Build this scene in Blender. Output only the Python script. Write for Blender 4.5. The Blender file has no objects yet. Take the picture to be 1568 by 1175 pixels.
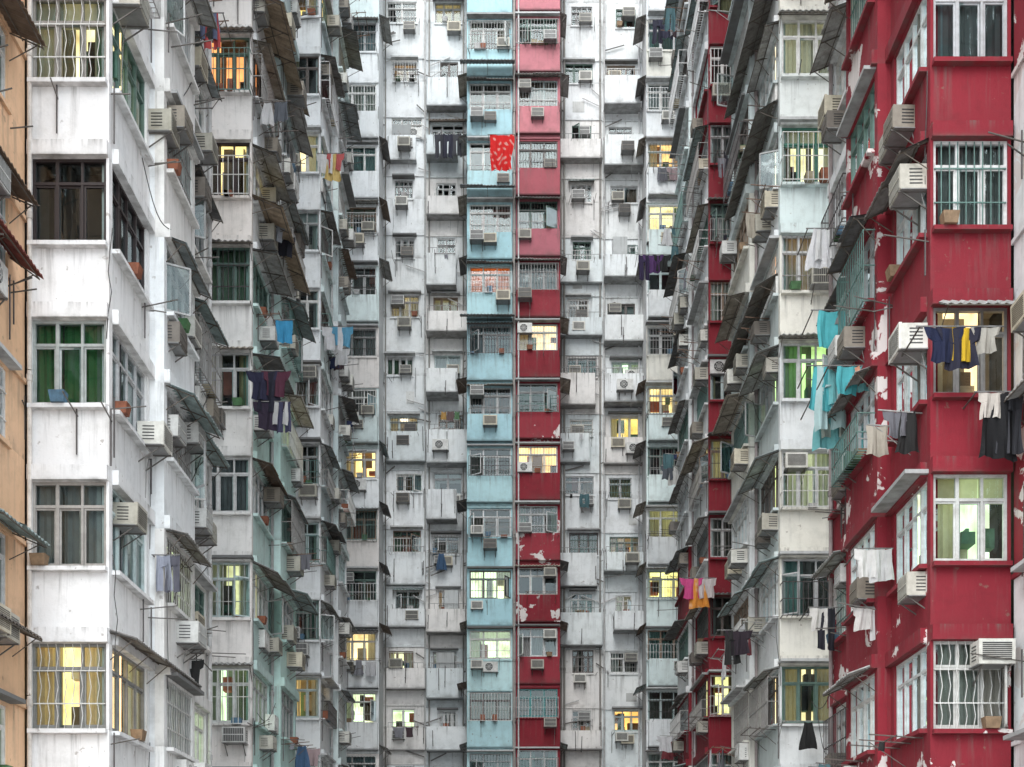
import bpy, math, random
from mathutils import Vector
random.seed(23)
R=random.random; RU=random.uniform; RC=random.choice
scene=bpy.context.scene
# ------------------------------------------------------------ materials
def newmat(name):
    m=bpy.data.materials.new(name); m.use_nodes=True
    nt=m.node_tree; nt.nodes.clear()
    return m,nt
def N(nt,t,**k):
    n=nt.nodes.new(t)
    for a,v in k.items(): setattr(n,a,v)
    return n
def L(nt,a,b): nt.links.new(a,b)
def ramp(nt,inp,p0,p1,c0=(0,0,0,1),c1=(1,1,1,1)):
    r=N(nt,'ShaderNodeValToRGB'); r.color_ramp.elements[0].position=p0; r.color_ramp.elements[1].position=p1
    r.color_ramp.elements[0].color=c0; r.color_ramp.elements[1].color=c1
    L(nt,inp,r.inputs[0]); return r.outputs[0]
def math_(nt,op,a,b=None):
    n=N(nt,'ShaderNodeMath',operation=op)
    for i,x in enumerate((a,b)):
        if x is None: continue
        if isinstance(x,(int,float)): n.inputs[i].default_value=x
        else: L(nt,x,n.inputs[i])
    return n.outputs[0]
def mix(nt,f,a,b,bt='MIX'):
    n=N(nt,'ShaderNodeMix',data_type='RGBA',blend_type=bt)
    if isinstance(f,(int,float)): n.inputs[0].default_value=f
    else: L(nt,f,n.inputs[0])
    for i,x in ((6,a),(7,b)):
        if isinstance(x,tuple): n.inputs[i].default_value=x
        else: L(nt,x,n.inputs[i])
    return n.outputs[2]
def noise(nt,scale,detail=4,mapscale=None,rough=.55,dist=0):
    tc=N(nt,'ShaderNodeTexCoord'); v=tc.outputs['Object']
    if mapscale:
        mp=N(nt,'ShaderNodeMapping'); mp.inputs['Scale'].default_value=mapscale
        L(nt,v,mp.inputs[0]); v=mp.outputs[0]
    n=N(nt,'ShaderNodeTexNoise'); n.inputs['Scale'].default_value=scale; n.inputs['Detail'].default_value=detail
    n.inputs['Roughness'].default_value=rough; n.inputs['Distortion'].default_value=dist
    L(nt,v,n.inputs['Vector']); return n.outputs['Fac']
def wallmat(name,peel=0.0):
    m,nt=newmat(name)
    out=N(nt,'ShaderNodeOutputMaterial'); bs=N(nt,'ShaderNodeBsdfPrincipled'); L(nt,bs.outputs[0],out.inputs[0])
    at=N(nt,'ShaderNodeAttribute',attribute_name='tint')
    col=at.outputs['Color']; v=at.outputs['Alpha']
    big=ramp(nt,noise(nt,.45,5),.3,.7,(.88,.90,.91,1),(1.05,1.05,1.04,1))
    c=mix(nt,1.0,col,big,'MULTIPLY')
    med=ramp(nt,noise(nt,2.6,6,rough=.7),.30,.52,(.86,.86,.85,1),(1.03,1.03,1.03,1))
    c=mix(nt,1.0,c,med,'MULTIPLY')
    if peel>0:
        pn=noise(nt,1.1,8,rough=.62,dist=.4)
        pm=ramp(nt,pn,peel,peel+.012)
        c=mix(nt,pm,c,(.66,.61,.59,1))
    st=noise(nt,1.0,5,(7,7,.45),.65)
    stm=ramp(nt,st,.51,.70)
    vt=math_(nt,'POWER',v,1.8)
    f=math_(nt,'MULTIPLY',math_(nt,'MULTIPLY',stm,math_(nt,'ADD',math_(nt,'MULTIPLY',vt,.85),.10)),.72)
    c=mix(nt,f,c,(.12,.11,.10,1))
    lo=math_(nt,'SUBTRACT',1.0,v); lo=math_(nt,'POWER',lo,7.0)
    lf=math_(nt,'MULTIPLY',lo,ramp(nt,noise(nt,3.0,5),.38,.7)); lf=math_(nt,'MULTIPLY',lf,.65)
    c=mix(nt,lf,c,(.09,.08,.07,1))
    sp=ramp(nt,noise(nt,5.5,3),.68,.73); c=mix(nt,math_(nt,'MULTIPLY',sp,.5),c,(.18,.13,.10,1))
    L(nt,c,bs.inputs['Base Color']); bs.inputs['Roughness'].default_value=.85
    bp=N(nt,'ShaderNodeBump'); bp.inputs['Strength'].default_value=.3; bp.inputs['Distance'].default_value=.03
    L(nt,noise(nt,7,6,rough=.7),bp.inputs['Height']); L(nt,bp.outputs[0],bs.inputs['Normal'])
    return m
def tintmat(name,rough=.5,metal=0,dirt=.5,trans=0):
    m,nt=newmat(name)
    out=N(nt,'ShaderNodeOutputMaterial'); bs=N(nt,'ShaderNodeBsdfPrincipled')
    at=N(nt,'ShaderNodeAttribute',attribute_name='tint')
    d=ramp(nt,noise(nt,4.5,6,rough=.7),.35,.68,(1-dirt,1-dirt*1.05,1-dirt*1.1,1),(1.05,1.05,1.05,1))
    c=mix(nt,1.0,at.outputs['Color'],d,'MULTIPLY')
    L(nt,c,bs.inputs['Base Color']); bs.inputs['Roughness'].default_value=rough; bs.inputs['Metallic'].default_value=metal
    if trans:
        tr=N(nt,'ShaderNodeBsdfTranslucent'); L(nt,c,tr.inputs[0]); mx=N(nt,'ShaderNodeMixShader'); mx.inputs[0].default_value=trans
        L(nt,bs.outputs[0],mx.inputs[1]); L(nt,tr.outputs[0],mx.inputs[2]); L(nt,mx.outputs[0],out.inputs[0])
    else: L(nt,bs.outputs[0],out.inputs[0])
    return m
M={}
M['wall']=wallmat('weathered_painted_plaster')
M['peel']=wallmat('peeling_red_paint',.575)
M['metal']=tintmat('painted_aluminium',.45,.0,.3)
M['rust']=tintmat('weathered_sheet_metal',.7,.0,.5)
M['cloth']=tintmat('cloth',.9,0,.15,.2)
M['curtain']=tintmat('curtain_fabric',.9,0,.12,.45)
M['interior']=tintmat('room_interior',.9,0,.3)
def glass():
    m,nt=newmat('window_glass')
    out=N(nt,'ShaderNodeOutputMaterial'); t=N(nt,'ShaderNodeBsdfTransparent'); t.inputs[0].default_value=(.78,.88,.86,1)
    g=N(nt,'ShaderNodeBsdfGlossy'); g.inputs['Roughness'].default_value=.04; g.inputs[0].default_value=(.85,.95,.97,1)
    lw=N(nt,'ShaderNodeFresnel'); lw.inputs[0].default_value=1.5
    f=math_(nt,'ADD',math_(nt,'MULTIPLY',lw.outputs[0],1.1),.02)
    bp=N(nt,'ShaderNodeBump'); bp.inputs['Strength'].default_value=.12; bp.inputs['Distance'].default_value=.05
    L(nt,noise(nt,1.3,2),bp.inputs['Height']); L(nt,bp.outputs[0],g.inputs['Normal'])
    mx=N(nt,'ShaderNodeMixShader'); L(nt,f,mx.inputs[0]); L(nt,t.outputs[0],mx.inputs[1]); L(nt,g.outputs[0],mx.inputs[2]); L(nt,mx.outputs[0],out.inputs[0])
    return m
M['glass']=glass()
def glow():
    m,nt=newmat('lit_room')
    out=N(nt,'ShaderNodeOutputMaterial'); e=N(nt,'ShaderNodeEmission'); at=N(nt,'ShaderNodeAttribute',attribute_name='tint')
    d=ramp(nt,noise(nt,1.4,3),.3,.72,(.42,.36,.28,1),(1.2,1.2,1.2,1))
    L(nt,mix(nt,1.0,at.outputs['Color'],d,'MULTIPLY'),e.inputs[0]); e.inputs[1].default_value=2.6
    L(nt,e.outputs[0],out.inputs[0])
    try: m.cycles.emission_sampling='NONE'
    except Exception: pass
    return m
M['glow']=glow()
# ------------------------------------------------------------ mesh batches
class Batch:
    def __init__(s,mats): s.v=[];s.f=[];s.c=[];s.m=[];s.mats=mats
    def poly(s,pts,col,mi=0,vf=None):
        i=len(s.v); s.v+=pts; s.f.append(tuple(range(i,i+len(pts)))); s.m.append(mi)
        for k in range(len(pts)): s.c+=[col[0],col[1],col[2],.5 if vf is None else vf[k]]
    def hexa(s,p,col,mi=0):
        i=len(s.v); s.v+=p
        for a in ((0,3,2,1),(4,5,6,7),(0,1,5,4),(1,2,6,5),(2,3,7,6),(3,0,4,7)):
            s.f.append(tuple(i+x for x in a)); s.m.append(mi)
        for k in range(8): s.c+=[col[0],col[1],col[2],0. if k<4 else 1.]
    def box(s,fr,u0,u1,n0,n1,z0,z1,col,mi=0):
        (ox,oy),(ux,uy),(nx,ny)=fr
        P=lambda u,n,z:(ox+u*ux+n*nx,oy+u*uy+n*ny,z)
        if ux*(-ny)+uy*nx>0: a,b=u0,u1
        else: a,b=u1,u0
        s.hexa([P(a,n1,z0),P(b,n1,z0),P(b,n0,z0),P(a,n0,z0),P(a,n1,z1),P(b,n1,z1),P(b,n0,z1),P(a,n0,z1)],col,mi)
    def quad(s,fr,pts,col,mi=0,vf=None):
        (ox,oy),(ux,uy),(nx,ny)=fr
        s.poly([(ox+u*ux+n*nx,oy+u*uy+n*ny,z) for u,n,z in pts],col,mi,vf)
    def beam(s,p,q,r,col,mi=0,sides=4):
        p=Vector(p);q=Vector(q);d=(q-p)
        if d.length<1e-5: return
        d.normalize(); a=Vector((0,0,1)) if abs(d.z)<.9 else Vector((1,0,0))
        x=d.cross(a).normalized(); y=d.cross(x)
        i=len(s.v)
        for e in (p,q):
            for k in range(sides):
                t=2*math.pi*(k+.5)/sides; w=e+(x*math.cos(t)+y*math.sin(t))*r; s.v.append(tuple(w)); s.c+=[col[0],col[1],col[2],.4]
        for k in range(sides):
            k2=(k+1)%sides; s.f.append((i+k,i+k2,i+sides+k2,i+sides+k)); s.m.append(mi)
        s.f.append(tuple(i+k for k in range(sides)));s.m.append(mi); s.f.append(tuple(i+sides+k for k in reversed(range(sides))));s.m.append(mi)
    def mesh(s,name):
        me=bpy.data.meshes.new(name); me.from_pydata(s.v,[],s.f)
        for m in s.mats: me.materials.append(M[m])
        a=me.color_attributes.new('tint','FLOAT_COLOR','POINT'); a.data.foreach_set('color',s.c)
        me.polygons.foreach_set('material_index',s.m); me.update(); return me
def P3(fr,u,n,z):
    (ox,oy),(ux,uy),(nx,ny)=fr; return (ox+u*ux+n*nx,oy+u*uy+n*ny,z)
def addobj(name,me,parent=None):
    o=bpy.data.objects.new(name,me); scene.collection.objects.link(o)
    if parent: o.parent=parent
    return o
class Bld:
    def __init__(s,name):
        s.e=addobj(name,None)
        s.wall=Batch(['wall','peel']); s.frame=Batch(['metal']); s.glass=Batch(['glass']); s.room=Batch(['interior','glow']); s.cur=Batch(['curtain'])
        s.gr=Batch(['metal']); s.awn=Batch(['rust']); s.pipe=Batch(['metal']); s.core=Batch(['interior'])
    def finish(s):
        for n,b in (('walls',s.wall),('window_frames',s.frame),('window_panes',s.glass),('rooms',s.room),('curtains',s.cur),('window_grilles',s.gr),('awnings',s.awn),('drain_pipes',s.pipe),('inner_core',s.core)):
            if b.v: addobj(n,b.mesh(n),s.e)
# ------------------------------------------------------------ air conditioners
LF=((0,0),(1,0),(0,-1))
def make_ac(col,dark,kind):
    b=Batch(['metal'])
    w,h,d=(.31,.42,.48) if kind<2 else (.38,.5,.3)
    b.box(LF,-w,w,0,d,0,h,col)
    if kind==0:
        b.box(LF,-w-.012,w+.012,d-.03,d+.02,-.01,h+.01,[c*1.05 for c in col])
        b.box(LF,-w+.05,w-.05,d+.018,d+.024,.05,h-.05,dark)
        for i in range(9): b.box(LF,-w+.05,w-.05,d+.018,d+.03,.058+i*.034,.070+i*.034,[c*.8 for c in col])
    elif kind==1:
        b.box(LF,-w+.03,w-.03,d-.002,d+.006,.03,h-.03,dark)
        for i in range(12): b.box(LF,-w+.04+i*.049,-w+.052+i*.049,d-.002,d+.014,.03,h-.03,[c*.7 for c in col])
        b.box(LF,-w+.03,w-.03,d,d+.018,h*.5-.01,h*.5+.012,col)
    else:
        pts=[(math.cos(t*math.pi/8)*.19-.06,-(d+.004),h/2+math.sin(t*math.pi/8)*.19) for t in range(16)]
        b.poly(pts,dark)
        for r in (.06,.12,.19):
            for t in range(16):
                a0=t*math.pi/8;a1=(t+1)*math.pi/8
                b.beam((math.cos(a0)*r-.06,-(d+.012),h/2+math.sin(a0)*r),(math.cos(a1)*r-.06,-(d+.012),h/2+math.sin(a1)*r),.007,col)
        for t in range(4):
            a0=t*math.pi/4; b.beam((math.cos(a0)*.19-.06,-(d+.012),h/2+math.sin(a0)*.19),(-math.cos(a0)*.19-.06,-(d+.012),h/2-math.sin(a0)*.19),.006,col)
    for sg in (-1,1):
        for i in range(5):
            x=sg*w; b.box(LF,min(x,x+sg*.006),max(x,x+sg*.006),.1,d-.16,.08+i*.06,.10+i*.06,dark)
        x=sg*(w-.06); bc=(.12,.11,.10)
        b.beam((x,0,-.025),(x,-d-.02,-.025),.018,bc); b.beam((x,0,-.33),(x,-d*.9,-.03),.014,bc)
    b.box(LF,-w-.02,w+.02,.0,d-.02,-.02,-.004,(.25,.25,.25))
    b.beam((w-.1,-.1,0),(w-.08,-.04,-.3),.008,(.3,.3,.3)); b.beam((w-.08,-.04,-.3),(w-.1,-.03,-.85),.008,(.3,.3,.3))
    return b.mesh('air_conditioner_unit')
AC=[make_ac((.66,.65,.60),(.05,.05,.05),0),make_ac((.50,.48,.42),(.05,.05,.05),1),make_ac((.70,.70,.68),(.03,.03,.03),2),
    make_ac((.42,.40,.34),(.04,.04,.04),0),make_ac((.62,.62,.60),(.08,.08,.08),1),make_ac((.25,.22,.18),(.03,.03,.03),1),make_ac((.56,.51,.40),(.06,.05,.04),0),make_ac((.16,.14,.12),(.02,.02,.02),1)]
def put_ac(fr,u,n,z,v=None):
    nx,ny=fr[2]; o=addobj('air_conditioner',AC[v] if v is not None else RC(AC))
    o.location=P3(fr,u,n-RU(0,.14),z); o.rotation_euler=(RU(-.02,.03),0,math.atan2(nx,-ny)+RU(-.02,.02)); s=RU(.86,1.02); o.scale=(s,s,s)
# ------------------------------------------------------------ laundry
CL=[(.02,.02,.03),(.03,.04,.10),(.55,.55,.56),(.65,.64,.62),(.10,.11,.13),(.22,.05,.06),(.06,.12,.22),(.30,.32,.36),(.36,.27,.28),(.08,.16,.18),(.42,.38,.32),(.02,.02,.02),(.6,.6,.62),(.08,.05,.06),(.15,.15,.17),(.25,.25,.28)]
def garment(b,P,d,kind,col,sc=1.,mi=1,pattern=None):
    d=Vector(d).normalized(); m=Vector((0,0,1)).cross(d).normalized(); P=Vector(P)
    ph=RU(0,6); lean=RU(-.06,.06)
    def strip(x0f,x1f,H,nx=10,nz=10):
        i=len(b.v)
        for r in range(nz+1):
            t=r/nz
            for c in range(nx+1):
                q=c/nx; x=x0f(t)*(1-q)+x1f(t)*q
                a=.012+.05*t
                off=math.sin(x*19+ph)*a+math.sin(x*41+ph*2+t*3)*a*.4
                z=-H*t + (.03*math.sin(x*9+ph) if r==nz else 0)-.04*math.sin(q*math.pi)*(1-t)
                p=P+d*(x*sc*(1-.08*math.sin(t*5+ph))+lean*t*.5)+m*(off*sc)+Vector((0,0,z*sc))
                b.v.append(tuple(p))
                cc=col
                if pattern:
                    k=math.sin(x*13+ph+2*math.sin(t*9))*math.sin(t*H*15+2.2*math.sin(x*8))
                    if k>.55: cc=pattern
                b.c+=[cc[0],cc[1],cc[2],.5]
        for r in range(nz):
            for c in range(nx):
                k=i+r*(nx+1)+c; b.f.append((k,k+1,k+nx+2,k+nx+1)); b.m.append(mi)
    if kind=='shirt':
        w=lambda t:.40-.05*t/.34 if t<.34 else .25+.02*t
        strip(lambda t:-w(t),lambda t:w(t),.72,12,12)
    elif kind=='trousers':
        strip(lambda t:-.2-.02*t,lambda t:(.2 if t<.28 else -.025)-.0*t,1.0,8,12); strip(lambda t:(.0 if t<.28 else .03),lambda t:.2+.03*t,1.0,6,12)
    elif kind=='towel': strip(lambda t:-.26,lambda t:.26,.75)
    elif kind=='sheet': strip(lambda t:-.50+.03*math.sin(t*7),lambda t:.50+.04*math.sin(t*5+1),1.6,36,40)
    elif kind=='dress': strip(lambda t:-.15-.16*t,lambda t:.15+.16*t,.95)
    elif kind=='small': strip(lambda t:-.09,lambda t:.09,.3,4,5)
def rack(fr,u,z,w=1.2,out=.8,n=4,cols=None,kinds=None,mode='par',sc=1.,name='laundry_rack',tilt=.05):
    b=Batch(['rust','cloth']); mc=RC([(.12,.10,.09),(.35,.35,.34),(.2,.12,.08)])
    kinds=kinds or ['shirt','trousers','towel','dress','small','shirt']
    if mode=='par':
        for s in (-.5,.5):
            b.beam(P3(fr,u+s*w,0,z-.02),P3(fr,u+s*w,out,z+tilt*out),.014,mc); b.beam(P3(fr,u+s*w,0,z-.4),P3(fr,u+s*w,out*.7,z+tilt*out*.7),.01,mc)
        rods=[out*.95,out*.6] 
        for rn in rods: b.beam(P3(fr,u-.56*w,rn,z+tilt*rn+.02),P3(fr,u+.56*w,rn,z+tilt*rn+.02),.013,mc)
        for i in range(n):
            rn=RC(rods); uu=u+w*(-.45+.9*(i+.5)/max(n,1))+RU(-.05,.05)
            garment(b,P3(fr,uu,rn,z+tilt*rn),(fr[1][0],fr[1][1],0),RC(kinds),RC(cols or CL),sc*RU(.6,.9))
    else:
        for s in (-.5,0,.5):
            b.beam(P3(fr,u+s*w,0,z-.02),P3(fr,u+s*w,out,z+tilt*out),.014,mc)
        b.beam(P3(fr,u-.55*w,out*.5,z+tilt*out*.5),P3(fr,u+.55*w,out*.5,z+tilt*out*.5),.012,mc)
        b.beam(P3(fr,u,0,z-.5),P3(fr,u,out*.8,z),.01,mc)
        for i in range(n):
            uu=u+RC((-.5,0,.5))*w; rn=out*(.2+.7*(i+.5)/n)
            garment(b,P3(fr,uu,rn,z+tilt*rn),(fr[2][0],fr[2][1],0),RC(kinds),RC(cols or CL),sc*RU(.6,.9))
    return addobj(name,b.mesh(name))
# ------------------------------------------------------------ facade parts
FC=[(.62,.63,.63),(.70,.71,.71),(.52,.53,.54),(.74,.74,.72),(.36,.37,.37),(.62,.63,.63),(.70,.70,.68),(.12,.10,.09),(.12,.20,.17),(.25,.18,.13),(.5,.6,.6)]
CC=[(.72,.72,.70),(.55,.55,.55),(.38,.39,.39),(.65,.62,.53),(.22,.34,.22),(.30,.40,.44),(.75,.75,.75),(.28,.25,.22),(.42,.28,.22),(.25,.42,.40),(.62,.52,.3)]
def curtain(b,fr,u0,u1,z0,z1,n,col):
    k=max(4,int((u1-u0)/.06)); pts=[]
    for i in range(k+1): pts.append((u0+(u1-u0)*i/k, n+(.03 if i%2 else -.03)*RU(.5,1.2)))
    for i in range(k):
        sh=RU(.86,1.06) 
        b.quad(fr,[(pts[i][0],pts[i][1],z0),(pts[i+1][0],pts[i+1][1],z0),(pts[i+1][0],pts[i+1][1],z1),(pts[i][0],pts[i][1],z1)],[c*sh for c in col])
def interior(b,fr,u0,u1,z0,z1,st,hi):
    kind=st.get('int'); 
    if kind is None:
        r=R(); p=st.get('plit',.07); kind='lit' if r<p else ('litcur' if r<p*1.4 else ('cur' if r<.42 else ('half' if r<.75 else 'dark')))
    lit=kind.startswith('lit') or st.get('lit') is not None
    if lit:
        lc=st.get('lit') or RC([(1.0,.74,.30),(1.0,.80,.42),(.85,.95,.62),(1.0,.60,.22)])
        mi=1; c=[x*RU(.85,1.1) for x in lc]
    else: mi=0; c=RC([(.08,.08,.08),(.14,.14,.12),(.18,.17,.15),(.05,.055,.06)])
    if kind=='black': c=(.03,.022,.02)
    d=-.86
    b.room.quad(fr,[(u0,d,z0-.3),(u1,d,z0-.3),(u1,d,z1+.25),(u0,d,z1+.25)],c,mi)
    b.room.quad(fr,[(u0,d,z1+.2),(u1,d,z1+.2),(u1,-.2,z1+.2),(u0,-.2,z1+.2)],[x*1.1 for x in c],mi)
    if (lit or R()<.5) and kind!='black':
        for q in range(random.randint(2,4)):
            a=RU(u0,u1-.3); w=RU(.15,.6); hh=RU(.15,.9); zz=RU(z0-.2,z0+.5) if R()<.7 else z1-.5
            cc=RC([(.25,.15,.08),(.4,.1,.06),(.1,.2,.15),(.5,.45,.4),(.08,.06,.05)])
            b.room.box(fr,a,min(u1,a+w),d+.01,d+.25,zz,zz+hh,cc,0)
    if hi<1 : 
        if kind!='dark' and kind!='black': b.cur.quad(fr,[(u0,-.22,z0),(u1,-.22,z0),(u1,-.22,z1),(u0,-.22,z1)],RC(CC))
        return lit
    cc=st.get('curcol') or (RC(CC) if not lit else RC([(.7,.62,.45),(.6,.58,.5),(.7,.68,.58)]))
    if kind in('cur','litcur'):
        curtain(b.cur,fr,u0,u1,z0-.05,z1+.05,-.24,cc)
    elif kind=='half' or (kind=='lit' and R()<.75):
        w=u1-u0; f=RU(.2,.45)
        if R()<.8: curtain(b.cur,fr,u0,u0+w*f,z0-.05,z1+.05,-.24,cc)
        if R()<.8: curtain(b.cur,fr,u1-w*RU(.15,.4),u1,z0-.05,z1+.05,-.24,cc)
        if R()<.3: b.cur.quad(fr,[(u0,-.2,z1-.45),(u1,-.2,z1-.45),(u1,-.2,z1),(u0,-.2,z1)],cc)
    return lit
def window(b,fr,u0,u1,z0,z1,st,hi):
    fc=st.get('fc') or RC(FC); F=b.frame; f=.05; h=z1-z0
    F.box(fr,u0,u1,-.13,-.04,z0,z0+f,fc); F.box(fr,u0,u1,-.13,-.04,z1-f,z1,fc)
    F.box(fr,u0,u0+f,-.128,-.042,z0+f,z1-f,fc); F.box(fr,u1-f,u1,-.128,-.042,z0+f,z1-f,fc)
    n=st.get('panes') or max(2,int(round((u1-u0)/.5)))
    zt=z0+h*.72 if st.get('transom',R()<.6) else None
    opened=-1
    if hi and st.get('openp',.2)>R(): opened=RC([0,n-1])
    for i in range(1,n):
        x=u0+(u1-u0)*i/n; g=.03 if i%2 else .022
        F.box(fr,x-g,x+g,-.12,-.05+.004*(i%2),z0+f,z1-f,fc)
    if zt: F.box(fr,u0+f,u1-f,-.118,-.049,zt-.025,zt+.025,fc)
    if hi:
        top=zt or (z1-f)
        for i in range(n):
            a=u0+(u1-u0)*i/n+.03; c=u0+(u1-u0)*(i+1)/n-.03; q=-.1 if i%2 else -.08
            if i==opened: continue
            F.box(fr,a,c,q-.02,q+.012,z0+f,z0+f+.05,fc); F.box(fr,a,c,q-.02,q+.012,top-.06,top-.025,fc)
            F.box(fr,a,a+.03,q-.018,q+.01,z0+f,top-.03,fc); F.box(fr,c-.03,c,q-.018,q+.01,z0+f,top-.03,fc)
    for i in range(n):
        a=u0+(u1-u0)*i/n; c=u0+(u1-u0)*(i+1)/n
        if i==opened:
            ang=math.radians(RU(30,75)); w=(c-a); top=zt or (z1-f)
            hu,sg=(a,1) if i==0 else (c,-1)
            e=(hu+sg*w*math.cos(ang),-.04+w*math.sin(ang))
            A=P3(fr,hu,-.04,z0+f);B_=P3(fr,e[0],e[1],z0+f);C=P3(fr,e[0],e[1],top);D=P3(fr,hu,-.04,top)
            for p,q in ((A,B_),(B_,C),(C,D),(D,A)): F.beam(p,q,.026,fc)
            b.glass.poly([A,B_,C,D],(1,1,1))
            if zt: b.glass.quad(fr,[(a,-.09,zt),(c,-.09,zt),(c,-.09,z1),(a,-.09,z1)],(1,1,1))
        else:
            t=RU(-.006,.006)
            b.glass.quad(fr,[(a,-.09+t,z0),(c,-.09-t,z0),(c,-.09-t+RU(-.004,.004),z1),(a,-.09+t,z1)],(1,1,1))
    gp=st.get('grille'); 
    if gp is None: gp=RC(['bars','none','bars','wave','none','cage','cage'] if hi else ['bars','none','none'])
    gc=RC([(.70,.70,.68),(.55,.55,.54),(.32,.31,.30),(.7,.7,.7),(.12,.22,.2),(.08,.07,.07)])
    G=b.gr
    if gp in('bars','wave'):
        k=int((u1-u0)/(.13 if hi else .2))
        for i in range(1,k):
            x=u0+(u1-u0)*i/k
            if gp=='wave':
                zz=[z0+h*j/6 for j in range(7)]
                for j in range(6): G.beam(P3(fr,x+(.02 if j%2 else -.02),-.025,zz[j]),P3(fr,x+(-.02 if j%2 else .02),-.025,zz[j+1]),.008,gc)
            else: G.box(fr,x-.008,x+.008,-.034,-.018,z0+.02,z1-.02,gc)
        for q in (.3,.68): G.box(fr,u0+.02,u1-.02,-.036,-.016,z0+h*q,z0+h*q+.02,gc)
    elif gp=='cage':
        dn=RU(.22,.38); zl=z0-.05; zh=z0+h*RU(.4,.95); a,c=u0-.04,u1+.04
        for z in (zl,(zl+zh)/2,zh):
            G.box(fr,a,c,dn-.01,dn+.01,z-.01,z+.01,gc)
            for x in (a,c): G.box(fr,x-.01,x+.01,0,dn,z-.01,z+.01,gc)
        k=int((c-a)/.13)
        for i in range(k+1):
            x=a+(c-a)*i/k; G.box(fr,x-.008,x+.008,dn-.008,dn+.008,zl,zh,gc); G.box(fr,x-.006,x+.006,0,dn,zl-.006,zl+.006,gc)
        if R()<.6: # things stored in the cage
            for q in range(random.randint(1,3)):
                x=RU(a,c-.3); b.awn.box(fr,x,x+RU(.12,.3),.05,dn-.04,zl+.012,zl+RU(.1,.35),RC([(.3,.1,.05),(.1,.2,.3),(.5,.5,.5),(.35,.3,.2),(.06,.15,.05),(.05,.12,.05)]))
def awning(b,fr,u0,u1,z,dep,drop,col,corr=True,struts=True):
    A=b.awn; k=max(2,int((u1-u0)/.075)) if corr else 1
    pts=[(u0+(u1-u0)*i/k,(.018 if i%2 else -.018) if corr else 0) for i in range(k+1)]
    j=[RU(-.05,.05) for _ in range(2)]
    for i in range(k):
        (a,da),(c,dc)=pts[i],pts[i+1]; e0=dep+(j[0] if i>k*.4 else j[1])
        sh=RU(.75,1.15) if (i//6)%2 else 1.
        cc=[x*sh for x in col]
        A.quad(fr,[(a,0,z+da),(c,0,z+dc),(c,e0,z-drop+dc),(a,e0,z-drop+da)],cc)
        A.quad(fr,[(a,0,z+da+.02),(c,0,z+dc+.02),(c,e0,z-drop+dc+.02),(a,e0,z-drop+da+.02)],[x*.9 for x in cc])
        A.quad(fr,[(a,e0,z-drop+da),(c,e0,z-drop+dc),(c,e0,z-drop+dc+.02),(a,e0,z-drop+da+.02)],cc)
    if struts:
        bc=(.13,.11,.09)
        n=max(2,int((u1-u0)/1.0)+1)
        for i in range(n):
            x=u0+.06+(u1-u0-.12)*i/(n-1)
            A.beam(P3(fr,x,0,z-.03),P3(fr,x,dep*.97,z-drop-.035),.014,bc); A.beam(P3(fr,x,0,z-.5),P3(fr,x,dep*.8,z-drop*.8-.04),.010,bc)
        for q in (.35,.95): A.beam(P3(fr,u0,dep*q,z-drop*q-.035),P3(fr,u1,dep*q,z-drop*q-.035),.012,bc)
AWC=[(.18,.18,.18),(.28,.27,.26),(.38,.39,.38),(.20,.14,.10),(.34,.38,.39),(.45,.45,.44),(.14,.14,.14),(.40,.36,.30),(.34,.43,.43)]
H=2.8
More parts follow.
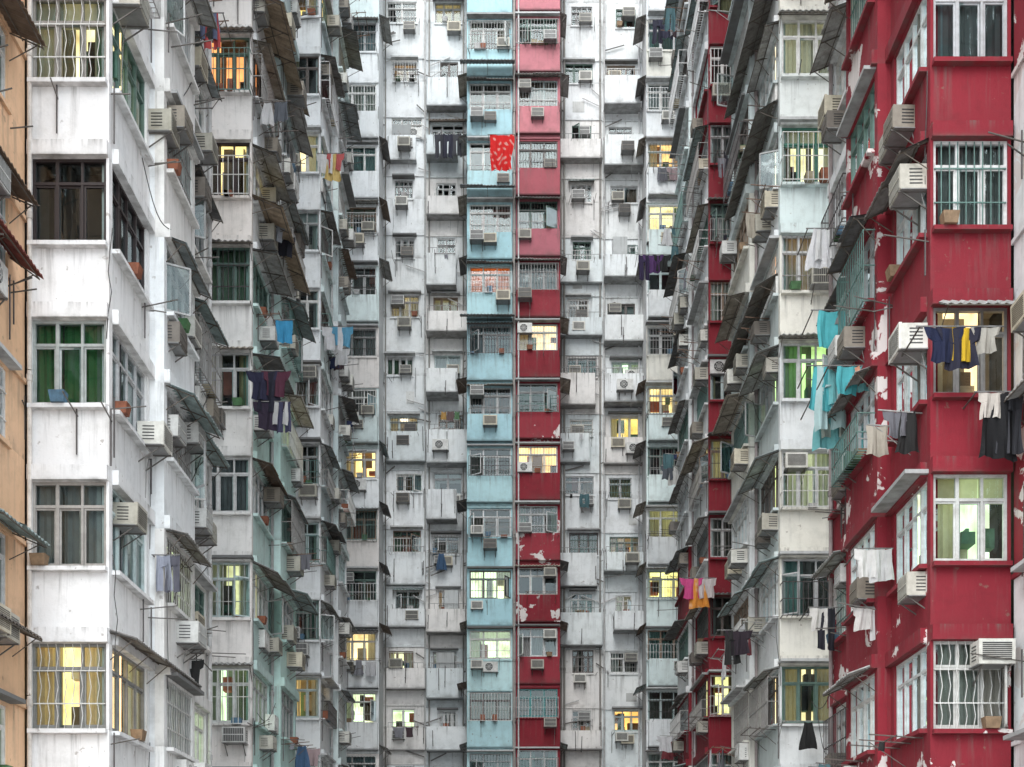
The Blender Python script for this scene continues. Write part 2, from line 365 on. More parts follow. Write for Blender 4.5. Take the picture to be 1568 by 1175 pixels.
def unit(b,fr,u0,u1,zc,hw,col,st,hi=1):
    t=.18; zn=zc+hw/2; zl=zn-H; W=b.wall; mi=st.get('peel',0)
    d1,d2=(0,0) if st.get('exact') else ((RU(0,.25),RU(0,.15)) if st.get('vary') else (RU(0,.1),RU(0,.06)))
    zt=zn-d1; zb=zc-hw/2+d2
    cv=RU(.92,1.04); col=[c*cv for c in col]
    pl=st.get('pl',.22); pr=st.get('pr',.22)
    fl=st.get('flare',0)
    W.box(fr,u0,u1,-t,0,zl,zb,col,mi)
    if fl: W.box(fr,u0+.004,u1-.004,-.1,fl,zl+.004,zl+.26,[x*.98 for x in col],mi)
    if pl>0: W.box(fr,u0,u0+pl,-t,0,zb,zn,col,mi)
    if pr>0: W.box(fr,u1-pr,u1,-t,0,zb,zn,col,mi)
    a,c=u0+pl,u1-pr
    if d1>0: W.box(fr,a,c,-t,0,zt,zn,col,mi)
    so=st.get('sill',.06)
    W.box(fr,a-.03,c+.03,-.1,so,zb-.07,zb+.006,[x*.97 for x in col],mi)
    if not fl: W.box(fr,u0+.003,u1-.003,-.1,st.get('lip',.05),zl+.004,zl+.08,[x*.9 for x in col],mi)
    if R()<.12 and not fl:
        pu=RU(u0+.1,u1-.7); g=RU(.42,.7); W.box(fr,pu,pu+RU(.3,.6),-.05,.006,zl+.4,zl+RU(.7,1.0),(g,g,g*.98),0)
    interior(b,fr,a,c,zb,zt,st,hi)
    for x in (u0,u1):
        if st.get('nosep'): break
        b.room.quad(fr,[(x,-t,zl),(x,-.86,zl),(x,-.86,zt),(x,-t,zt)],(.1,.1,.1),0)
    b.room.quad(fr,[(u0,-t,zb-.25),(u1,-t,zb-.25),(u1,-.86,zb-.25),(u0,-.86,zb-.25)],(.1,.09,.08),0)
    window(b,fr,a,c,zb,zt,st,hi)
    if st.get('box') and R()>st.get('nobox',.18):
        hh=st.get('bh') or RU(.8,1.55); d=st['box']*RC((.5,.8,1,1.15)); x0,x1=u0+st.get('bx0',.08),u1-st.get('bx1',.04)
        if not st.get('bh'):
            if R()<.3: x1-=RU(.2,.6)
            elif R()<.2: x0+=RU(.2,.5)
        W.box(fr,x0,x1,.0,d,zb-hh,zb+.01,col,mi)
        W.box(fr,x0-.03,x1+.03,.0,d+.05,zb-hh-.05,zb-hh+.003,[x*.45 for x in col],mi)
        if st.get('rods'):
            for q in range(random.randint(1,3)):
                x=RC([x0+.06,x1-.06,(x0+x1)/2,RU(x0,x1)]); za=zb-hh*RU(.5,1)-.1; b.gr.beam(P3(fr,x,d+.05,za-.1),P3(fr,x+RU(-.03,.03),d+.06,za+RU(.5,1.1)),.022,(.07,.06,.06)); b.gr.beam(P3(fr,x,d-.02,za+.05),P3(fr,x,d+.4,za+.1),.014,(.09,.08,.07))
            if R()<.2: put_ac(fr,RU(x0+.35,x1-.35),d+.14,zb-hh*.7)
            if R()<.14: # metal-clad enclosure standing on the balcony box
                ex=RU(x0,(x0+x1)/2); g=RU(.35,.6); W.box(fr,ex,min(x1,ex+RU(.5,.9)),.003,d*.9,zb+.01,zb+RU(.5,.95),(g,g*1.02,g*1.02),0)
        if R()<.5: b.gr.box(fr,x0+.05,x1-.05,d-.03,d-.01,zb+.25,zb+.27,(.3,.3,.3)); [b.gr.box(fr,x0+.05+q*(x1-x0-.12)/6,x0+.07+q*(x1-x0-.12)/6,d-.03,d-.01,zb,zb+.25,(.3,.3,.3)) for q in range(7)]
    return a,c,zb,zt
def clutter(b,fr,u0,u1,zb,zt,cf,hi=1,side=False):
    if R()<cf.get('awn',.4):
        dep=RU(*cf.get('dep',(.45,.8))); awning(b,fr,u0-.12,u1+.12,zt+.12,dep,dep*RU(.12,.45),RC(AWC),hi>0,True)
    elif R()<cf.get('slab',.4):
        b.wall.box(fr,u0-.1,u1+.1,-.05,RU(.2,.4),zt+.06,zt+.13,RC([(.36,.36,.36),(.5,.5,.5),(.16,.16,.16)]))
    r=R()
    if r<cf.get('ac',.5):
        u=RC([u0+.35,u1-.35]); put_ac(fr,u,cf.get('acn',.02) if R()<.5 else -.1,RC([zb-.55,zb-.5,zb+.02,zt-.5]))
        if R()<.35: put_ac(fr,(u0+u1)/2,.02,zb-.6)
    if R()<cf.get('rack',.15):
        rack(fr,RU(u0+.4,u1-.4),zb-.1,min(1.3,u1-u0),RU(.6,1.),RC((0,0,0,1,2,3,4)),mode='perp' if side and R()<.6 else 'par')
    if R()<cf.get('rod',.35):
        for q in range(random.randint(1,3)):
            u=RC([u0-.1,u1+.1,RU(u0,u1)]); z=zb-RU(0,.3); o=RU(.3,.9)
            b.gr.beam(P3(fr,u,0,z),P3(fr,u+RU(-.1,.1),o,z+RU(-.05,.2)),.013,(.10,.09,.08)); 
            if R()<.6: b.gr.beam(P3(fr,u,.06,z-RU(.4,.9)),P3(fr,u,.06,z+.2),.016,(.09,.08,.08))
    if R()<.35:
        u=RC([u0-.12,u1+.12]); z=zb+RU(-.3,.4); p=P3(fr,u,.03,z); 
        for q in range(5):
            u+=RU(-.06,.06); z-=RU(.2,.5); p2=P3(fr,u,.03,z); b.pipe.beam(p,p2,.009,(.06,.06,.06)); p=p2
    if hi and R()<.25:
        u=RU(u0,u1-.3)
        b.awn.hexa([P3(fr,u+x,n,zb+.01) for x,n in ((0,.02),(.22,.02),(.22,.2),(0,.2))]+[P3(fr,u+x,n,zb+.2) for x,n in ((-.03,0),(.25,0),(.25,.23),(-.03,.23))],RC([(.3,.1,.05),(.1,.2,.3),(.5,.5,.5),(.3,.2,.12),(.08,.2,.08)]))
def zpx(y,s): return 1.6+(1420-y)/s
def column(b,fr,u0,u1,yref,s,hw,colf,st,cf,ov=None,zvis=(3,46),zmax=48,proj=0):
    z0=zpx(yref,s); z0-=H*math.floor((z0-3.3)/H); k=0
    if proj:
        (ox,oy),U,(nx,ny)=fr; fr=((ox+nx*proj,oy+ny*proj),U,(nx,ny))
        c0=colf(1,10)
        for x in (u0+.002,u1-.102): b.wall.box(fr,x,x+.1,-proj-.3,-.182,0,zmax+1,c0)
    ovk={}
    for y,d in (ov or {}).items(): ovk[int(round((zpx(y,s)-z0)/H))]=d
    while z0+H*k+hw/2<zmax:
        zc=z0+H*k; s2=dict(st); s2.update(ovk.get(k,{}))
        vis=zvis[0]<zc<zvis[1]
        if st.get('vary'):
            s2['pl']=st['pl']+RU(-.18,.3); s2['pr']=st['pr']+RU(-.15,.35); s2['panes']=RC((2,3,3,4))
        a,c,zb,zt=unit(b,fr,u0,u1,zc,hw,s2.get('col') or colf(k,zc),s2,1 if vis else 0)
        if vis: clutter(b,fr,a,c,zb,zt,{**cf,**s2.get('cf',{})},1,abs(fr[1][1])>.5)
        k+=1
    b.wall.box(fr,u0,u1,-.18,0,z0+H*(k-1)+hw/2+.001,zmax+1,colf(k,zmax)); b.wall.box(fr,u0,u1,-.18,0,0,z0+hw/2-H-.001,colf(0,2))
WH=(.82,.83,.84); W2=(.77,.78,.785); CR=(.80,.75,.72); TE=(.70,.79,.785); CM=(.78,.75,.68)
BL=(.43,.67,.73); RD=(.225,.010,.022); RP=(.55,.20,.23)
def const(c): return lambda k,z:c
def jitter(*cs): return lambda k,z:RC(cs)
left=Bld('apartment_building'); back=Bld('apartment_building'); right=Bld('apartment_building'); nl=Bld('apartment_building')
def F(x0,y): return ((x0,y),(1,0),(0,-1))
def SL(x,y): return ((x,y),(0,1),(1,0))
def SR(x,y): return ((x,y),(0,1),(-1,0))
LY=(1.0,.78,.36); LG=(.75,.95,.62); LO=(1.0,.38,.12); LW=(1.0,.90,.66)
# ---------------- left wing
mint=(.55,.74,.69)
XL=-7.04; XI=-8.43
frontst=dict(pl=.05,pr=.05,transom=True,panes=3,exact=True,nosep=True,sill=.14,flare=.11)
column(left,F(XI,22.6),0,1.39,1052,88.4,1.5,const((.83,.81,.81)),{**frontst,'openp':0},dict(awn=.0,slab=0,ac=.0,rack=0,rod=.2),
  {1052:dict(int='lit',lit=LY,grille='wave',fc=(.25,.25,.24)),807:dict(int='cur',curcol=(.42,.42,.43),grille='none',fc=(.40,.38,.36)),562:dict(int='cur',lit=None,curcol=(.12,.36,.14),grille='none',fc=(.42,.45,.44)),
   310:dict(int='black',grille='none',fc=(.03,.02,.02)),60:dict(int='lit',lit=(1,.75,.4),grille='wave',fc=(.3,.28,.26))},zvis=(3,19))
sidest=dict(pl=.06,pr=.2,transom=True,nosep=True,sill=.14,flare=.11)
column(left,SL(XL,22.6),.18,2.5,1052,88.4,1.5,const((.82,.81,.81)),{**sidest,'pl':.01,'panes':4,'exact':True,'openp':.1},dict(awn=.12,slab=0,ac=.15,rack=.05,rod=.4),
  {1052:dict(int='lit',lit=LY,fc=(.25,.25,.24)),562:dict(int='cur',curcol=(.30,.42,.33),grille='none'),310:dict(int='dark',fc=(.03,.02,.02),grille='none'),807:dict(grille='none',openp=0)},zvis=(3,20))
for i,(a,c,pj) in enumerate(((2.5,4.9,.28),(4.9,7.25,0))):
    column(left,SL(XL,22.6),a,c,1052,88.4,1.4,jitter((.78,.77,.76),(.81,.79,.77),WH),dict(sidest,pl=.2),dict(awn=.6,slab=.5,ac=.85,rack=.22,rod=.6,dep=(.35,.6)),zvis=(3,23),proj=pj)
column(left,SL(XI,29.85),0,4.95,1065,57.5,1.2,const(W2),dict(pl=1.8,pr=1.8,plit=.02),dict(awn=.3,ac=.5,rack=0),zvis=(3,5))
def c2(k,z): return RC([CR,(.76,.70,.66),(.78,.76,.74)]) if z<28 else W2
column(left,F(XI,34.8),0,1.39,1065,57.5,1.5,c2,dict(frontst,plit=.08),dict(awn=.3,slab=.5,ac=.35,rack=.04,rod=.5,dep=(.3,.5)),
  {95:dict(int='lit',lit=LO,grille='cage',fc=(.10,.16,.12)),257:dict(int='black',fc=(.05,.03,.03)),902:dict(int='lit',lit=(.5,.5,.25)),742:dict(int='cur',curcol=(.3,.3,.32))},zvis=(3,28))
def c2s(k,z): return RC([mint,(.58,.74,.71),(.52,.70,.66)]) if z<20 else RC([W2,(.50,.60,.60),(.66,.68,.68)])
for a,c,pj in ((.18,2.6,0),(2.6,5.2,.3)):
    column(left,SL(XL,34.8),a,c,1065,57.5,1.45,c2s,dict(sidest,pl=.02 if a<1 else .2),dict(awn=.65,slab=.5,ac=.8,rack=.25,rod=.7,dep=(.4,.75)),zvis=(3,32),proj=pj)
column(left,SL(XI,40),0,7,1070,42.5,1.2,const(W2),dict(pl=2.5,pr=2.5,plit=.02),dict(awn=.2,ac=.3,rack=0),zvis=(3,5))
column(left,F(XI,47),0,1.39,1070,42.5,1.45,jitter(WH,W2,WH,TE),dict(frontst,plit=.12),dict(awn=.25,slab=.6,ac=.5,rack=.12,rod=.5,dep=(.3,.5)),zvis=(3,36))
for a,c,pj in ((.18,2.5,0),(2.5,5,.3)):
    column(left,SL(XL,47),a,c,1070,42.5,1.45,jitter(W2,(.58,.66,.67),WH,TE),dict(sidest,pl=.02 if a<1 else .2),dict(awn=.6,slab=.5,ac=.8,rack=.3,rod=.8,dep=(.35,.7)),zvis=(3,42),proj=pj)
column(left,SL(XI,52),0,8,1082,33.3,1.2,const(W2),dict(pl=3,pr=3,plit=.02),dict(awn=.2,ac=.3,rack=0),zvis=(3,5))
OR=(.78,.50,.31)
for a,c in ((0,3.),(3.,5.9),(5.9,8.8)):
    column(nl,SL(XI-.05,13.75),a,c,900,88.4,1.35,const(OR),dict(pl=.5,pr=.75,transom=True,openp=0),dict(awn=.5,slab=.6,ac=.5,rack=.0,dep=(.4,.65)),zvis=(2,19))
# ---------------- right wing
XR=6.95; XRI=8.3
rst=dict(frontst,peel=0)
def rcol(k,z): return RD
column(right,F(XR,21.9),0,1.35,1050,91.3,1.5,rcol,rst,dict(awn=0,slab=0,ac=0,rack=0,rod=.2),
  {1050:dict(int='cur',curcol=(.52,.50,.44),grille='wave',peel=1,fc=(.5,.5,.48)),792:dict(int='lit',lit=LG,grille='none',fc=(.6,.62,.6)),540:dict(int='dark',grille='none',fc=(.3,.3,.3)),
   283:dict(int='cur',curcol=(.30,.30,.30),grille='bars',fc=(.70,.70,.70)),25:dict(int='cur',curcol=(.25,.27,.28),grille='none',fc=(.5,.52,.54))},zvis=(3,18))
for a,c,pj in ((.18,2.3,0),(2.3,4.6,.25),(4.6,6.8,0)):
    column(right,SR(XR,21.9),a,c,1050,91.3,1.5,(lambda k,z:RD) if a<4 else (lambda k,z:RC([RD,W2])),dict(sidest,pl=.01 if a<1 else .2,peel=1 if a>2 else 0,fc=(.62,.66,.66) if a<1 else None,grille=RC(['none','bars']) if a<1 else None,openp=.08),
      dict(awn=.15 if a<1 else .5,slab=.1,ac=.35 if a<1 else .8,rack=.2,rod=.6,dep=(.35,.55)),{792:dict(int='lit',lit=LG,peel=1),1050:dict(peel=1)},zvis=(3,22),proj=pj)
column(right,SR(XRI,28.7),0,5.2,1065,59,1.2,const(W2),dict(pl=1.9,pr=1.9,plit=.02),dict(awn=.2,ac=.3,rack=0),zvis=(3,5))
column(right,F(XR-.1,33.9),0,1.45,1065,59,1.5,jitter(W2,(.73,.75,.73),CM,TE),dict(frontst,plit=.15),dict(awn=.2,slab=.5,ac=.35,rack=.1,rod=.5,dep=(.3,.5)),
  {75:dict(int='litcur',lit=LW,grille='none'),242:dict(int='lit',lit=(.9,.8,.5),grille='cage',fc=(.06,.2,.15)),572:dict(int='lit',lit=(.5,.85,.35),grille='none',curcol=(.5,.7,.4)),732:dict(int='litcur',lit=(.6,.6,.3)),897:dict(int='half')},zvis=(3,28))
for a,c,pj in ((.18,3.,0),(3.,6.1,.25)):
    column(right,SR(XR-.1,33.9),a,c,1065,59,1.45,jitter(W2,(.60,.66,.66),(.70,.68,.62)),dict(sidest,pl=.02 if a<1 else .2),dict(awn=.6,slab=.6,ac=.75,rack=.25,rod=.7,dep=(.35,.65)),zvis=(3,32),proj=pj)
column(right,SR(XRI,40),0,6.5,1065,43,1.2,const(RD),dict(pl=2.4,pr=2.4,plit=.02),dict(awn=.2,ac=.3,rack=0),zvis=(3,5))
column(right,F(XR-.08,46.5),0,1.43,1065,43,1.45,const(RD),dict(frontst,plit=.1,panes=3),dict(awn=.2,slab=.5,ac=.4,rack=.12,rod=.5,dep=(.3,.5)),zvis=(3,36))
for a,c,pj in ((.18,3.5,0),(3.5,7.,.25)):
    column(right,SR(XR-.08,46.5),a,c,1065,43,1.45,jitter(RD,W2,W2,TE),dict(sidest,pl=.02 if a<1 else .2),dict(awn=.6,slab=.5,ac=.75,rack=.35,rod=.8,dep=(.35,.65)),zvis=(3,42),proj=pj)
column(right,SR(XRI,53.5),0,6.5,1082,33.3,1.2,const(W2),dict(pl=2.4,pr=2.4,plit=.02),dict(awn=.2,ac=.3,rack=0),zvis=(3,5))
for a,c in ((0,2.7),(2.7,5.3),(5.3,8.0)):
    column(right,SR(XRI+.05,13.9),a,c,950,91.3,1.35,jitter(W2,RD),dict(pl=.5,pr=.6,transom=True,peel=1,openp=0,grille='bars'),dict(awn=.4,slab=.6,ac=.4,rack=.0,dep=(.3,.45)),zvis=(2,19))
# ---------------- back wing
yb=62.2; sb=32.15; yf=60.; sf=33.3
bst=dict(pl=.05,pr=.12,transom=True,panes=3,plit=.08,nosep=True,openp=.25)
column(back,F(-8.43,yf),0,2.13,1085,sf,1.4,jitter(WH,W2,CR,TE),dict(bst,pl=.35,box=.25,nobox=.35,bx0=.3,bh=1.2),dict(awn=.2,slab=.7,ac=.7,rack=.2,rod=.6,dep=(.35,.6)),{710:dict(int='lit',lit=(1,.85,.3)),1085:dict(int='lit',lit=(.7,.8,.5)),}, )
column(back,F(6.0,yf),0,2.3,1082,sf,1.4,jitter(WH,W2,TE,CM),dict(bst,pr=.45,box=.3,nobox=.35,bh=1.2),dict(awn=.2,slab=.7,ac=.7,rack=.3,rod=.6,dep=(.35,.6)),{325:dict(int='lit',lit=(1,.7,.4)),795:dict(int='litcur',lit=(.85,1,.6)),890:dict(int='lit',lit=(1,.8,.3))})
column(back,F(-2.25,yf),0,2.08,1082,sf,1.38,jitter(BL,(.47,.69,.73),(.40,.61,.67),(.52,.72,.74)),dict(bst,pl=.12,pr=.06,box=.14,nobox=.1,bx0=.02,bx1=.02,bh=1.2),dict(awn=.25,slab=.8,ac=.8,rack=.08,rod=.6,dep=(.3,.5),acn=.15),
  {430:dict(int='litcur',lit=LO,curcol=(.85,.40,.22)),890:dict(int='lit',lit=LG),985:dict(int='lit',lit=(.8,.95,.6)),615:dict(int='dark')})
column(back,F(0.0,yf),0,2.03,1077,sf,1.38,lambda k,z:RC([RP,(.58,.30,.32)]) if z>38 else (RC([(.34,.08,.10),(.40,.12,.15)]) if z>32 else RC([RD,(.28,.025,.04)])),dict(bst,pl=.06,pr=.12,box=.14,nobox=.1,bx0=.02,bx1=.02,bh=1.2),dict(awn=.25,slab=.8,ac=.7,rack=.05,rod=.6,dep=(.3,.5),acn=.15),
  {1077:dict(fc=(.05,.28,.28),int='cur'),820:dict(peel=1),920:dict(peel=1),650:dict(peel=1)})
cfb=dict(awn=.08,slab=.45,ac=.92,rack=.10,rod=.9,dep=(.3,.5))
def w3(k,z): return RC([WH,(.78,.80,.81),(.80,.81,.81),(.80,.77,.75),(.74,.78,.79)])
bw=dict(pl=.38,pr=.3,plit=.08,nosep=True,panes=3,vary=1,rods=1,nobox=.25)
def mixcol(frx,u1,yref,ov,d,**kw):
    st=dict(bw,box=d,**kw); column(back,frx,0,u1,yref,sb,1.15,w3,st,cfb,ov)
mixcol(F(-6.38,yb),2.1,1100,{650:dict(int='lit',lit=LW),1010:dict(int='lit',lit=(.9,.85,.5)),1100:dict(int='lit',lit=LG),470:dict(int='litcur',lit=LY),380:dict(box=0),290:dict(box=.2),110:dict(box=0),740:dict(box=0)},.4,bx0=.25)
mixcol(F(-4.28,yb),2.03,1102,{470:dict(int='litcur',lit=LY),20:dict(box=0),920:dict(int='litcur',lit=(1,.6,.35)),560:dict(box=.9)},.65)
mixcol(F(2.03,yb),2.08,1104,{285:dict(box=0),375:dict(box=.3),740:dict(box=0)},.45)
mixcol(F(4.11,yb),2.0,1106,{1106:dict(int='lit',lit=(1,.5,.15)),925:dict(int='litcur',lit=LW),830:dict(int='lit',lit=(1,.7,.25)),650:dict(int='lit',lit=(1,.55,.15)),285:dict(box=0)},.65)
G=((0,0),(1,0),(0,1))
back.wall.box(G,-2.247,-2.08,60.183,62.6,0,48.6,(.55,.6,.62)); back.wall.box(G,1.86,2.027,60.183,62.6,0,48.6,(.55,.4,.4))
back.wall.box(G,-.165,-.005,60.03,60.9,0,48.6,(.40,.42,.43))
back.wall.box(G,-6.47,-6.305,60.183,62.6,0,48.6,(.65,.65,.65)); back.wall.box(G,6.003,6.17,60.183,62.6,0,48.6,(.65,.65,.65))
for k in range(14):
    z=9.2+H*k
    if R()<.7: awning(back,((-2.25,60.1),(0,1),(-1,0)),0,1.6,z+.9,RU(.3,.5),.12,RC(AWC),False)
    if R()<.7: awning(back,((2.03,60.1),(0,1),(1,0)),0,1.6,z+.9,RU(.3,.5),.12,RC(AWC),False)
    if R()<.6: awning(back,SL(-6.3,60.1),0,1.8,z+.8,RU(.3,.5),.2,RC(AWC),False)
    if R()<.6: awning(back,SR(6.0,60.1),0,1.8,z+.8,RU(.3,.5),.2,RC(AWC),False)
for y in (103,292,488):
    awning(back,F(-2.55,yf-.16),0,2.5,zpx(y,sf),.55,.18,(.26,.29,.31),True,True)
# pipes
def pipe(b,x,y,r,col,z0=0,z1=48):
    z=z0
    while z<z1:
        b.pipe.beam((x,y,z),(x,y,z+2.78),r,col,sides=8); b.pipe.beam((x,y,z+2.6),(x,y,z+2.72),r*1.35,[c*.8 for c in col],sides=8); z+=2.8
for x in (-6.2,-4.32,-4.12,-2.5,-2.36,2.15,2.3,4.0,4.2,5.85): pipe(back,x,yb-.12,RU(.03,.055),RC([(.7,.7,.72),(.5,.5,.5),(.25,.24,.22)]))
pipe(back,-.08,59.95,.06,(.35,.32,.3)); pipe(back,.12,59.8,.035,(.6,.6,.6))
for k in range(110):
    x=RC([-6.2,-4.3,-4.05,-2.5,2.25,4.0,4.25]); z=RU(9,44); dx=RU(.4,1.0)*RC((-1,1)); back.pipe.beam((x,yb-.1,z),(x+dx,yb-.1,z+RU(.1,.4)),.03,RC([(.6,.6,.6),(.15,.14,.13)]),sides=6)
for y,x in ((27.7,XL),(29.7,XL),(37.3,XL),(49.4,XL)): pipe(left,x+.08,y,.045,RC([(.6,.6,.6),(.4,.4,.4)]))
for y,x in ((26.6,XR),(28.5,XR),(36.8,XR-.1),(50,XR-.1)): pipe(right,x-.08,y,.045,RC([(.35,.3,.3),(.3,.3,.3)]))
pipe(left,-8.38,22.5,.04,(.7,.65,.6)); pipe(nl,-8.35,20.9,.05,(.6,.4,.28))
for k in range(80):
    sgn=RC((-1,1)); x=(-7.04+.1) if sgn<0 else (XR-.14)
    y=RC([RU(22.8,28.5),RU(35,39.5),RU(47,51)]); z=RU(4,30); b=left if sgn<0 else right
    p=(x,y,z); dy=RU(.5,1.4); q=(x+RU(-.0,.4)*-sgn,y+dy,z+RU(-1,1.5)); prev=p
    for i in range(1,9):
        t=i/8; c=(p[0]+(q[0]-p[0])*t,p[1]+(q[1]-p[1])*t,p[2]+(q[2]-p[2])*t-.35*math.sin(t*math.pi)); b.pipe.beam(prev,c,.009,(.05,.05,.05)); prev=c
# cores & roofs
CI=(.08,.08,.08)
for (a,b_,c,d) in ((-20,-9.4,14,62),(-9.4,XL-.9,23.5,29.7),(-9.4,XL-.9,35.7,39.9),(-9.4,XL-.9,47.9,51.9)):
    left.core.box(G,a,b_,c,d,0,48.5,CI)
for (a,b_,c,d) in ((9.3,20,14,62),(XR+.9,9.3,22.8,28.6),(XR+.8,9.3,34.8,39.9),(XR+.82,9.3,47.4,53.4)):
    right.core.box(G,a,b_,c,d,0,48.5,CI)
back.core.box(G,-20,20,63.1,75,0,48.5,CI); back.core.box(G,-9,-6.5,60.9,63,0,48.5,CI); back.core.box(G,6.2,9,60.9,63,0,48.5,CI); back.core.box(G,-2.05,1.85,60.9,63,0,48.5,CI)
rc=(.3,.3,.3)
left.wall.box(G,-20,XI+.02,22.6,60,48.9,49.2,rc); right.wall.box(G,XRI,20,14,60,48.9,49.2,rc); back.wall.box(G,-20,20,yb,75,48.9,49.3,rc); nl.wall.box(G,-20,XI,13.7,22.55,48.85,49.15,rc)
for (x0,x1,y0,y1,bb) in ((XI,XL,22.6,29.85,left),(XI,XL,34.8,40,left),(XI,XL,47,52,left),(XR,XRI,21.9,28.7,right),(XR-.1,XRI,33.9,40,right),(XR-.08,XRI,46.5,53.5,right),(-8.43,-6.3,60,yb,back),(6,8.3,60,yb,back),(-2.25,2.03,60,yb,back)):
    bb.wall.box(G,x0,x1,y0,y1,49.0,49.35,rc)
for (x0,x1,y,bb,c) in ((XI,XL,29.85,left,W2),(XI,XL,40,left,W2),(XI,XL,52,left,W2),(XR,XRI,28.7,right,RD),(XR-.1,XRI,40,right,W2),(XR-.08,XRI,53.5,right,RD)):
    bb.wall.box(G,x0+.19,x1-.19,y-.15,y-.003,0,49,c)
# ---------------- feature laundry
def at(x,y,s): return ((x-790)/s, 2000./s, zpx(y,s))
def hang(name,x,y,s,items,w=1.0,d=(1,0,0),dy=0.):
    b=Batch(['rust','cloth']); X,Y,Z=at(x,y,s); Y-=dy; dv=Vector(d)
    for o in (-.5,.5): b.beam(Vector((X,Y,Z))+dv*w*o,Vector((X,Y+1.0,Z-.05))+dv*w*o,.014,(.12,.11,.1))
    b.beam(Vector((X,Y,Z))-dv*w*.55,Vector((X,Y,Z))+dv*w*.55,.014,(.2,.2,.2))
    for (o,kd,col,sc,*pt) in items: garment(b,Vector((X,Y,Z))+dv*o,d,kd,col,sc,1,pt[0] if pt else None)
    addobj(name,b.mesh(name))
hang('hanging_blanket',768,206,34.4,[(0,'sheet',(.66,.012,.012),1.0,(.70,.30,.27))],1.15)
T=(.08,.40,.44); T2=(.18,.48,.50)
hang('hanging_laundry',1275,475,76,[(-.02,'towel',T,1.05),(.05,'small',(.2,.2,.2),1)],.8)
hang('hanging_laundry',1305,560,80,[(-.1,'towel',T,.75),(.3,'towel',T2,.65),(.05,'small',(.6,.3,.2),1)],.9)
hang('hanging_laundry',1268,560,76,[(-.12,'dress',T,.95),(.15,'dress',T2,.8),(.02,'trousers',(.4,.55,.56),1.3)],.8)
hang('hanging_laundry',1265,610,75,[(.02,'dress',T2,1.1),(.18,'towel',(.5,.55,.5),1.1)],.6)
hang('hanging_laundry',1470,500,94,[(-.25,'shirt',(.01,.015,.05),.8),(.0,'shirt',(.02,.02,.04),.95),(.08,'towel',(.65,.42,.02),.75),(.42,'shirt',(.42,.40,.36),.6)],1.3)
hang('hanging_laundry',1528,600,94,[(-.1,'shirt',(.6,.55,.5),.6),(.0,'dress',(.01,.01,.012),1.15),(.2,'trousers',(.06,.06,.07),1.0)],.7)
hang('hanging_laundry',1070,885,44,[(-.25,'shirt',(.6,.08,.25),1.),(0,'dress',(.75,.3,.05),1.1,(.8,.5,.3)),(.25,'shirt',(.65,.6,.6),1.)],1.)
hang('hanging_laundry',1265,930,72,[(-.1,'shirt',(.62,.6,.58),.7),(.0,'trousers',(.02,.02,.03),.9)],.7)
hang('hanging_laundry',1340,840,84,[(-.1,'shirt',(.66,.65,.64),.75),(.1,'towel',(.6,.6,.6),.8)],.6)
hang('hanging_laundry',1340,930,82,[(-.2,'shirt',(.62,.6,.58),.6),(.15,'towel',(.6,.6,.6),.8)],.7)
hang('hanging_laundry',1120,965,58,[(0,'trousers',(.02,.02,.02),.9),(.2,'shirt',(.03,.02,.03),.9)],.7)
hang('hanging_laundry',408,568,60,[(-.1,'shirt',(.02,.02,.05),1.0),(.1,'dress',(.015,.015,.03),1.1),(.25,'shirt',(.08,.02,.04),.9)],.8)
hang('hanging_laundry',418,615,60,[(-.1,'shirt',(.03,.02,.04),1.),(.2,'towel',(.5,.5,.5),.8),(.3,'trousers',(.05,.05,.1),.8)],.7)
hang('hanging_laundry',435,490,58,[(0,'towel',(.04,.25,.45),.8)],.5)
hang('hanging_laundry',254,850,80,[(-.05,'trousers',(.35,.37,.45),.7),(.12,'trousers',(.12,.12,.15),.7)],.5)
hang('hanging_laundry',686,205,33,[(-.4,'trousers',(.05,.05,.06),1.1),(0,'trousers',(.03,.03,.05),1.1),(.4,'trousers',(.06,.06,.07),1.)],1.4)
hang('hanging_laundry',505,235,44,[(-.1,'shirt',(.6,.6,.6),1),(.1,'dress',(.55,.4,.15),1),(.2,'shirt',(.45,.1,.1),.8)],.8)
hang('hanging_laundry',520,500,43,[(-.2,'shirt',(.6,.6,.62),1.2),(.1,'shirt',(.1,.3,.45),1.)],.8)
hang('hanging_laundry',320,20,70,[(-.1,'shirt',(.02,.02,.02),.8),(.05,'trousers',(.4,.06,.06),.8),(0,'towel',(.1,.12,.2),.8)],.6)
hang('hanging_laundry',1000,390,35,[(-.4,'trousers',(.03,.02,.06),1.1),(0,'shirt',(.08,.03,.12),1.1),(.4,'shirt',(.02,.02,.02),1.)],1.4)
hang('hanging_laundry',1262,350,72,[(0,'towel',(.60,.60,.60),.9),(-.1,'dress',(.6,.6,.62),.9)],.7)
hang('hanging_laundry',285,1010,74,[(-.1,'shirt',(.6,.6,.6),.7),(.1,'shirt',(.03,.03,.03),.7)],.6)
hang('hanging_laundry',1025,30,36,[(-.5,'trousers',(.03,.03,.05),1.),(-.1,'shirt',(.04,.04,.07),1.1),(.3,'shirt',(.3,.3,.32),1.),(.6,'towel',(.05,.05,.06),1)],1.6)
hang('hanging_laundry',690,630,34,[(-.3,'small',(.5,.3,.1),1.3),(0,'towel',(.15,.1,.1),.6),(.3,'small',(.1,.2,.1),1.2)],1.)
awning(nl,SL(XI-.05,13.75),3.2,8.2,zpx(385,92),.5,.35,(.22,.06,.05)); awning(nl,SL(XI-.05,13.75),3.2,8.3,zpx(955,92),.5,.2,(.18,.16,.14))
awning(left,SL(XL,22.6),.0,4.6,zpx(968,88),.5,.15,(.24,.23,.22))
for y in (45,345): awning(left,SL(XL,34.8),.0,4.9,zpx(y,55),.8,.35,(.40,.31,.22))
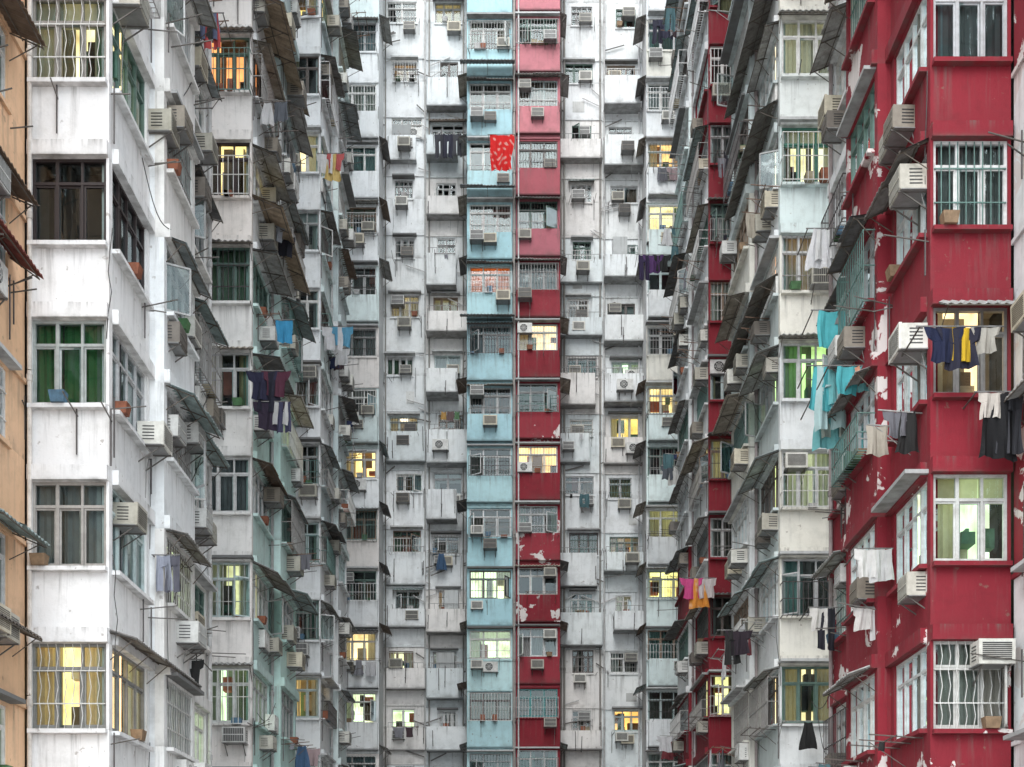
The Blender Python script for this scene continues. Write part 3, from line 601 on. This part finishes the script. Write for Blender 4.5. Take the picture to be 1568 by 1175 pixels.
for y in (60,230,480): awning(right,SR(XR-.1,33.9),.2,5.5,zpx(y,55),.6,.35,(.22,.21,.19))
awning(right,F(XR+.1,21.9),0,1.9,zpx(455,92),.55,.28,(.40,.41,.41))
fR=F(XR,21.9)
put_ac(fR,.95,.0,zpx(1020,92),0)
for (y,s,fr,u,v) in ((320,88,SR(XR,21.9),.5,1),(560,88,SR(XR,21.9),.45,0),(130,80,SL(XL,22.6),.5,1),(230,78,SL(XL,22.6),2.7,3),(700,80,SL(XL,22.6),2.,0),(690,76,SL(XL,22.6),3.2,4),(820,84,SL(XL,22.6),.8,3),(540,72,SL(XL,22.6),4.7,0)):
    put_ac(fr,u,.02,zpx(y,s),v)
for bb in (left,back,right,nl): bb.finish()
# ---------------- ground
m,nt=newmat('concrete_paving'); out=N(nt,'ShaderNodeOutputMaterial'); bs=N(nt,'ShaderNodeBsdfPrincipled'); L(nt,bs.outputs[0],out.inputs[0])
L(nt,ramp(nt,noise(nt,.8,6),.3,.7,(.26,.255,.25,1),(.42,.41,.40,1)),bs.inputs['Base Color']); bs.inputs['Roughness'].default_value=.9
me=bpy.data.meshes.new('ground'); me.from_pydata([(-900,-900,0),(900,-900,0),(900,900,0),(-900,900,0)],[],[(0,1,2,3)]); me.materials.append(m); addobj('ground',me)
# ---------------- light, camera
w=bpy.data.worlds.new('World'); scene.world=w; w.use_nodes=True; nt=w.node_tree
bg=nt.nodes['Background']; sk=nt.nodes.new('ShaderNodeTexSky'); sk.sky_type='NISHITA'; sk.sun_disc=False
sk.sun_elevation=math.radians(48); sk.sun_rotation=math.radians(190); sk.dust_density=4; sk.ozone_density=1.0; sk.air_density=1.0
# bright overcast cloud layer over the sky
nt.links.new(mix(nt,.75,sk.outputs[0],(21.0,23.0,24.3,1)),bg.inputs[0]); bg.inputs[1].default_value=.15
sd=bpy.data.lights.new('sun','SUN'); sd.energy=2.5; sd.angle=math.radians(45); sd.color=(1,.985,.96)
so=addobj('sun',sd); so.rotation_euler=(math.radians(90-48),0,math.radians(-10))
cd=bpy.data.cameras.new('camera'); cam=addobj('camera',cd); cam.location=(0,0,1.6); cam.rotation_euler=(math.radians(90),0,0)
cd.sensor_width=36; cd.lens=36*2000/1568; cd.shift_y=832.5/1568; cd.shift_x=-6/1568; cd.clip_end=3000
scene.camera=cam
scene.view_settings.view_transform='Standard'; scene.view_settings.look='None'; scene.view_settings.exposure=0
